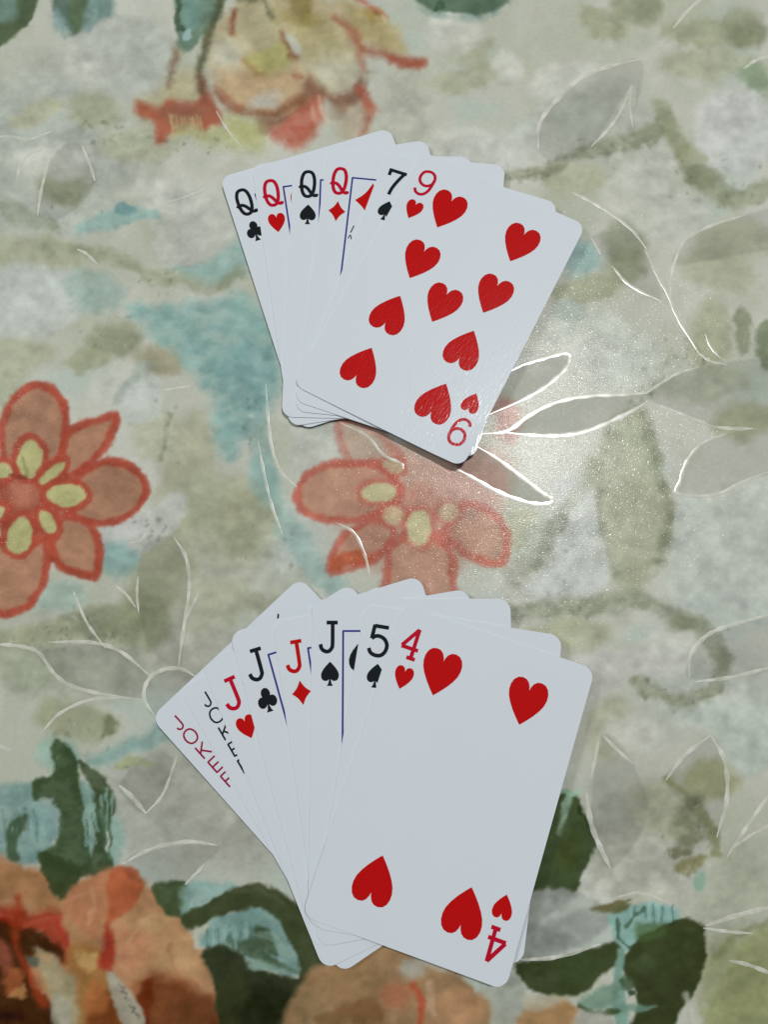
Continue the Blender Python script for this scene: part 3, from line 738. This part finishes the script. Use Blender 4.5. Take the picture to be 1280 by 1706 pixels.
GLYPH = {   # strokes: (points, smooth, closed) in a box about 5 wide and 8.8 high
    'Q': [([(0, 4.3), (1.25, 3.9), (2.0, 2.4), (2.2, 0.2), (1.9, -2.2), (1.1, -3.7), (0, -4.1), (-1.1, -3.7), (-1.9, -2.2), (-2.2, .2), (-2.0, 2.4), (-1.25, 3.9)], True, True),
          ([(-2.9, -.55), (-2.3, -1.0), (-1.2, -.75), (-.1, -1.4), (.9, -2.6), (1.8, -3.6), (2.9, -3.7), (3.1, -3.1)], True, False)],
    'J': [([(1.0, 3.9), (1.0, -1.9), (.75, -3.1), (-.1, -3.95), (-1.2, -3.95), (-2.2, -3.2), (-2.55, -2.0)], True, False),
          ([(-.8, 3.95), (2.5, 3.95)], True, False)],
    '7': [([(-2.4, 2.6), (-2.4, 3.9), (2.5, 3.9)], False, False),
          ([(2.35, 3.9), (1.5, 2.2), (.5, -.2), (-.1, -2.2), (-.35, -4.2)], True, False)],
    '9': [([(0, 4.2), (1.5, 3.7), (2.25, 2.2), (2.1, .7), (1.2, -.4), (0, -.8), (-1.3, -.4), (-2.1, .6), (-2.3, 2.0), (-1.7, 3.5)], True, True),
          ([(2.2, 1.9), (2.25, 0), (1.95, -2.0), (1.1, -3.5), (-.2, -4.1), (-1.5, -3.7), (-2.2, -2.7)], True, False)],
    '5': [([(2.2, 3.9), (-1.8, 3.9)], True, False),
          ([(-1.75, 4.2), (-2.1, .3)], True, False),
          ([(-2.1, .35), (-1.1, 1.1), (.2, 1.2), (1.6, .5), (2.4, -1.0), (2.1, -2.8), (1.0, -3.95), (-.6, -4.1), (-1.9, -3.5), (-2.5, -2.4)], True, False)],
    '4': [([(1.1, 4.3), (-2.5, -1.2)], True, False),
          ([(-2.6, -1.35), (2.5, -1.35)], True, False),
          ([(1.1, 4.4), (1.1, -3.9)], True, False),
          ([(-.2, -3.95), (2.4, -3.95)], True, False)],
    'O': [([(0, 2.1), (1.3, 1.6), (1.85, 0), (1.3, -1.6), (0, -2.1), (-1.3, -1.6), (-1.85, 0), (-1.3, 1.6)], True, True)],
    'K': [([(-1.3, 2.1), (-1.3, -2.1)], True, False), ([(1.5, 2.0), (-1.2, -.2)], True, False), ([(-.4, .35), (1.6, -2.1)], True, False)],
    'E': [([(-1.3, 2.1), (-1.3, -2.1)], True, False), ([(-1.3, 1.95), (1.4, 1.95)], True, False), ([(-1.3, 0), (1.1, 0)], True, False), ([(-1.3, -1.95), (1.4, -1.95)], True, False)],
    'R': [([(-1.3, 2.1), (-1.3, -2.1)], True, False), ([(-1.3, 1.95), (.6, 1.9), (1.4, 1.0), (.6, .1), (-1.3, 0)], True, False), ([(.1, 0), (1.6, -2.1)], True, False)],
    'j': [([(.6, 2.1), (.6, -1.0), (.3, -1.8), (-.5, -2.1), (-1.2, -1.6), (-1.3, -1.0)], True, False)],
}
def glyph(ink, ch, cx, cy, w, flip=False, s=1.0, sx_=1.0):
    for pts, smooth, closed in GLYPH[ch]:
        q = xf(pts, cx, cy, s * sx_, flip, s)
        ink.line(q, w, smooth, closed)

def link(name, me, mat, parent):
    o = bpy.data.objects.new(name, me)
    if isinstance(mat, (list, tuple)):
        for m in mat: me.materials.append(m)
    else: me.materials.append(mat)
    COL.objects.link(o)
    if parent: o.parent = parent
    return o

class Bend:
    """how a card lies: its pile height plus a slight lift towards given table directions"""
    def __init__(s, x, y, ang, z, lift):
        s.x, s.y, s.c, s.s, s.z, s.lift = x, y, math.cos(ang), math.sin(ang), z, lift
    def __call__(s, u, v):
        X = s.x + s.c * u - s.s * v; Y = s.y + s.s * u + s.c * v
        return s.lift(X, Y, u, v)

def card_body_mesh(bend):
    """rounded card: 2-D outline filled on an inner grid so that it can curve, with real thickness"""
    hw, hl = CW / 2, CL / 2
    bm = bmesh.new()
    ring = []
    def arc(cx, cy, a0):
        return [(cx + CR * math.cos(math.radians(a0 + t)), cy + CR * math.sin(math.radians(a0 + t))) for t in np.linspace(0, 90, 8)]
    xs = np.linspace(-hw + CR, hw - CR, 9); ys = np.linspace(-hl + CR, hl - CR, 13)
    out = []
    out += arc(hw - CR, hl - CR, 0); out += [(x, hl) for x in xs[-2:0:-1]]
    out += arc(-hw + CR, hl - CR, 90); out += [(-hw, y) for y in ys[-2:0:-1]]
    out += arc(-hw + CR, -hl + CR, 180); out += [(x, -hl) for x in xs[1:-1]]
    out += arc(hw - CR, -hl + CR, 270); out += [(hw, y) for y in ys[1:-1]]
    # inner rectangle grid
    gridv = {}
    def level(z, inset, zi):
        return [bm.verts.new((p[0] * (1 - inset / hw), p[1] * (1 - inset / hl), z + bend(p[0], p[1]))) for p in out]
    top = {(i, j): bm.verts.new((x, y, bend(x, y))) for i, x in enumerate(xs) for j, y in enumerate(ys)}
    bot = {(i, j): bm.verts.new((x, y, bend(x, y) - CT)) for i, x in enumerate(xs) for j, y in enumerate(ys)}
    r_top = level(0, .02, 0); r_a = level(-.02, 0, 0); r_b = level(-CT + .02, 0, 0); r_bot = level(-CT, .02, 0)
    n = len(out)
    def cap(g, r, flip, mi):
        fs = []
        for i in range(8):
            for j in range(12):
                fs.append([g[i, j], g[i + 1, j], g[i + 1, j + 1], g[i, j + 1]])
        # border between grid edge and ring, walking counter-clockwise
        k = 0
        def corner(gv):
            nonlocal k
            for t in range(7):
                fs.append([gv, r[(k + t) % n], r[(k + t + 1) % n]])
            k += 7
        def side(seq):
            nonlocal k
            for a, b_ in zip(seq, seq[1:]):
                fs.append([a, r[k % n], r[(k + 1) % n], b_]); k += 1
        corner(g[8, 12]); side([g[i, 12] for i in range(8, -1, -1)])
        corner(g[0, 12]); side([g[0, j] for j in range(12, -1, -1)])
        corner(g[0, 0]); side([g[i, 0] for i in range(9)])
        corner(g[8, 0]); side([g[8, j] for j in range(13)])
        for f in fs:
            try:
                F = bm.faces.new(f[::-1] if flip else f); F.material_index = mi; F.smooth = True
            except ValueError: pass
    cap(top, r_top, False, 0); cap(bot, r_bot, True, 2)
    for a, b_, mi in ((r_a, r_top, 0), (r_b, r_a, 1), (r_bot, r_b, 1)):
        for i in range(n):
            F = bm.faces.new([a[i], a[(i + 1) % n], b_[(i + 1) % n], b_[i]]); F.material_index = mi; F.smooth = mi == 1
    bmesh.ops.recalc_face_normals(bm, faces=bm.faces)
    for v in bm.verts: v.co *= MM
    sharp = [e for e in bm.edges if len(e.link_faces) == 2 and e.calc_face_angle(0) > .3]
    bmesh.ops.split_edges(bm, edges=sharp)
    me = bpy.data.meshes.new('card_body'); bm.to_mesh(me); bm.free()
    return me

def put_ink(name, ink, mat, root, bend):
    me = bpy.data.meshes.new(name)
    me.from_pydata([(x * MM, y * MM, (z + bend(x, y)) * MM) for x, y, z in ink.v], [], ink.f)
    return link(name, me, mat, root)

IDX = {'court': ((-23.0, 32.4), (-22.7, 22.3)), 'num': ((-22.4, 33.4), (-21.7, 23.8))}

def make_card(pose, z, rank, kind, label, group, lift, idx_mat=None):
    x, y, deg = pose
    a = math.radians(deg)
    bend = Bend(x, y, a, z, lift)
    root = bpy.data.objects.new('playing_card', None); COL.objects.link(root)
    root.empty_display_size = 0.01
    root.location = (x * MM, y * MM, z * MM); root.rotation_euler = (0, 0, a)
    root['label'] = label; root['category'] = 'playing card'; root['group'] = group
    link('card_body', card_body_mesh(bend), [M_CARD, M_EDGE, M_BACK], root)
    red = kind in ('heart', 'diamond')
    mat = M_RED if red else M_BLACK
    imat = idx_mat or (M_CRIM if red else M_BLACK)
    if rank == 'joker':
        for g in (1, -1):
            for i, ch in enumerate('jOKER'):
                ink = Ink(); glyph(ink, ch, g * (-23.4 if idx_mat == M_PLUM else -22.6), g * (36.7 - 5.15 * i), .5, g < 0, .95, .95)
                put_ink('letter', ink, imat, root, bend)
        ink = Ink()                               # plain jester stand-in: cap with bells, mostly hidden
        ink.line([(-9, 6), (-12, 16), (-4, 11), (0, 20), (4, 11), (12, 16), (9, 6)], .6, False)
        ink.line([(-9, 6), (9, 6)], .6)
        for cx, cy in ((-12, 17), (0, 21), (12, 17)):
            ink.poly([(cx + 1.2 * math.cos(t), cy + 1.2 * math.sin(t)) for t in np.linspace(0, 6.283, 14, endpoint=False)])
        put_ink('jester_cap', ink, imat, root, bend)
        if idx_mat == M_PLUM:                     # two short black strokes near the top of the red joker
            for pts in ([(15.4, 38.5), (16.5, 39.5)], [(13.9, 38.6), (14.2, 38.8)]):
                ink = Ink(); ink.line(pts, .5 if pts[0][0] > 15 else .3)
                put_ink('black_stroke', ink, M_BLACK, root, bend)
        return root, bend
    court = rank in 'QJ'
    (iu, iv), (su, sv) = IDX['court' if court else 'num']
    gsx = {'Q': .92, 'J': .95, '4': .95, '7': .95}.get(rank, 1.0)
    for g in (1, -1):
        ink = Ink(); glyph(ink, rank, g * iu, g * iv, 1.08 if rank != '9' else .92, g < 0, 1.0, gsx)
        put_ink('rank_index', ink, imat, root, bend)
        ink = Ink()
        w, h = {'heart': (5.3, 6.3), 'spade': (5.0, 6.6), 'diamond': (5.3, 6.8), 'club': (5.4, 6.7)}[kind]
        suit(ink, kind, g * su, g * sv, w, h, g < 0)
        put_ink('suit_mark', ink, mat, root, bend)
    if court:
        fu, fv = 19.1, 34.0
        ink = Ink()
        ink.line([(-fu, -fv), (-fu, fv)], .52); ink.line([(-fu - .2, fv), (fu + .2, fv)], .52)
        ink.line([(fu, fv), (fu, -fv)], .52); ink.line([(fu + .2, -fv), (-fu - .2, -fv)], .52)
        put_ink('frame_line', ink, M_BLUE, root, bend)
        for g in (1, -1):
            ink = Ink(); suit(ink, kind, g * -12.5, g * 26.6, 10.0, 12.4, g < 0)
            put_ink('pip', ink, mat, root, bend)
        for g in (1, -1) if kind == 'diamond' and rank == 'Q' else ():    # plain stand-in for the court picture, mostly hidden
            for pts, w in (([(-16.9, 18.0), (-17.7, 15.6)], .35), ([(-18.3, 13.6), (-17.7, 14.8), (-17.2, 13.4)], .3),
                           ([(2, 12), (2, 20), (6, 24), (10, 20), (10, 12)], .5)):
                ink = Ink(); ink.line(xf(pts, 0, 0, 1, g < 0), w)
                put_ink('black_stroke', ink, M_BLACK, root, bend)
    else:
        pips = {'9': [(s_ * 12.4, v) for s_ in (-1, 1) for v in (28.2, 9.5, -9.5, -28.2)] + [(0, 0.01)],
                '7': [(s_ * 12.4, v) for s_ in (-1, 1) for v in (28.2, 0.01, -28.2)] + [(0, 14)],
                '5': [(s_ * 12.4, v) for s_ in (-1, 1) for v in (28.2, -28.2)] + [(0, 0.01)],
                '4': [(s_ * 12.4, v) for s_ in (-1, 1) for v in (28.2, -28.2)]}[rank]
        for u, v in pips:
            ink = Ink(); suit(ink, kind, u, v, 10.9, 12.6, v < 0)
            put_ink('pip', ink, mat, root, bend)
    return root, bend

def flat(X, Y, u, v):            # each hand bows a little: it rests near its pivot and lifts at the far edges
    cx, cy = (2.0, 112.0) if Y > 55 else (6.0, -34.0)
    return 0.00030 * ((X - cx) ** 2 + 0.45 * (Y - cy) ** 2)
def lift_nine(X, Y, u, v):        # the top card springs up a little towards its free lower right end
    t = max(0.0, (u / 57 - v / 87 + .25)); return flat(X, Y, u, v) + 0.8 * t * t
def lift_four(X, Y, u, v):
    t = max(0.0, (u / 57 - v / 87 + .1)); return flat(X, Y, u, v) + 0.55 * t * t

UP, LO = 'playing cards fanned in the upper hand', 'playing cards fanned in the lower hand'
DZ = 0.31
upper = [
    ((-10.79, 112.7, 17.95), 'Q', 'club', 'queen of clubs, leftmost and lowest card of the upper fan', None),
    ((-6.6, 110.9, 8.84), 'Q', 'heart', 'queen of hearts with crimson Q beside the queen of clubs', None),
    ((-0.9, 109.2, -1.6), 'Q', 'spade', 'queen of spades standing upright between the two red queens', None),
    ((6.2, 108.4, -6.2), 'Q', 'diamond', 'queen of diamonds with blue frame line and red diamond beside the seven', None),
    ((13.9, 103.3, -19.3), '7', 'spade', 'seven of spades tucked directly under the nine of hearts', None),
    ((17.79, 101.83, -27.66), '9', 'heart', 'nine of hearts lying on top of the upper fan, fully visible', None),
]
for i, (pose, rank, kind, label, im) in enumerate(upper):
    make_card(pose, 0.70 + DZ * i, rank, kind, label, UP, lift_nine if rank == '9' else flat, im)
lower = [
    ((-14.92, -30.44, 43.41), 'joker', None, 'joker with red vertical lettering, leftmost card of the lower fan', M_PLUM),
    ((-10.9, -33.0, 31.7), 'joker', None, 'joker with black vertical lettering partly covered by the jack of hearts', M_BLACK),
    ((-8.3, -32.6, 23.76), 'J', 'heart', 'jack of hearts with crimson J beside the black joker', None),
    ((-4.6, -28.9, 16.52), 'J', 'club', 'jack of clubs between the two red jacks', None),
    ((2.8, -30.5, 9.24), 'J', 'diamond', 'jack of diamonds with red J between two black jacks', M_RED),
    ((7.3, -29.42, -.22), 'J', 'spade', 'jack of spades with long blue frame line beside the five', None),
    ((14.89, -34.73, -9.57), '5', 'spade', 'five of spades tucked directly under the four of hearts', None),
    ((17.83, -37.78, -18.79), '4', 'heart', 'four of hearts lying on top of the lower fan, fully visible', None),
]
for i, (pose, rank, kind, label, im) in enumerate(lower):
    make_card(pose, 0.75 + DZ * i, rank, kind, label, LO, lift_four if rank == '4' else flat, im)
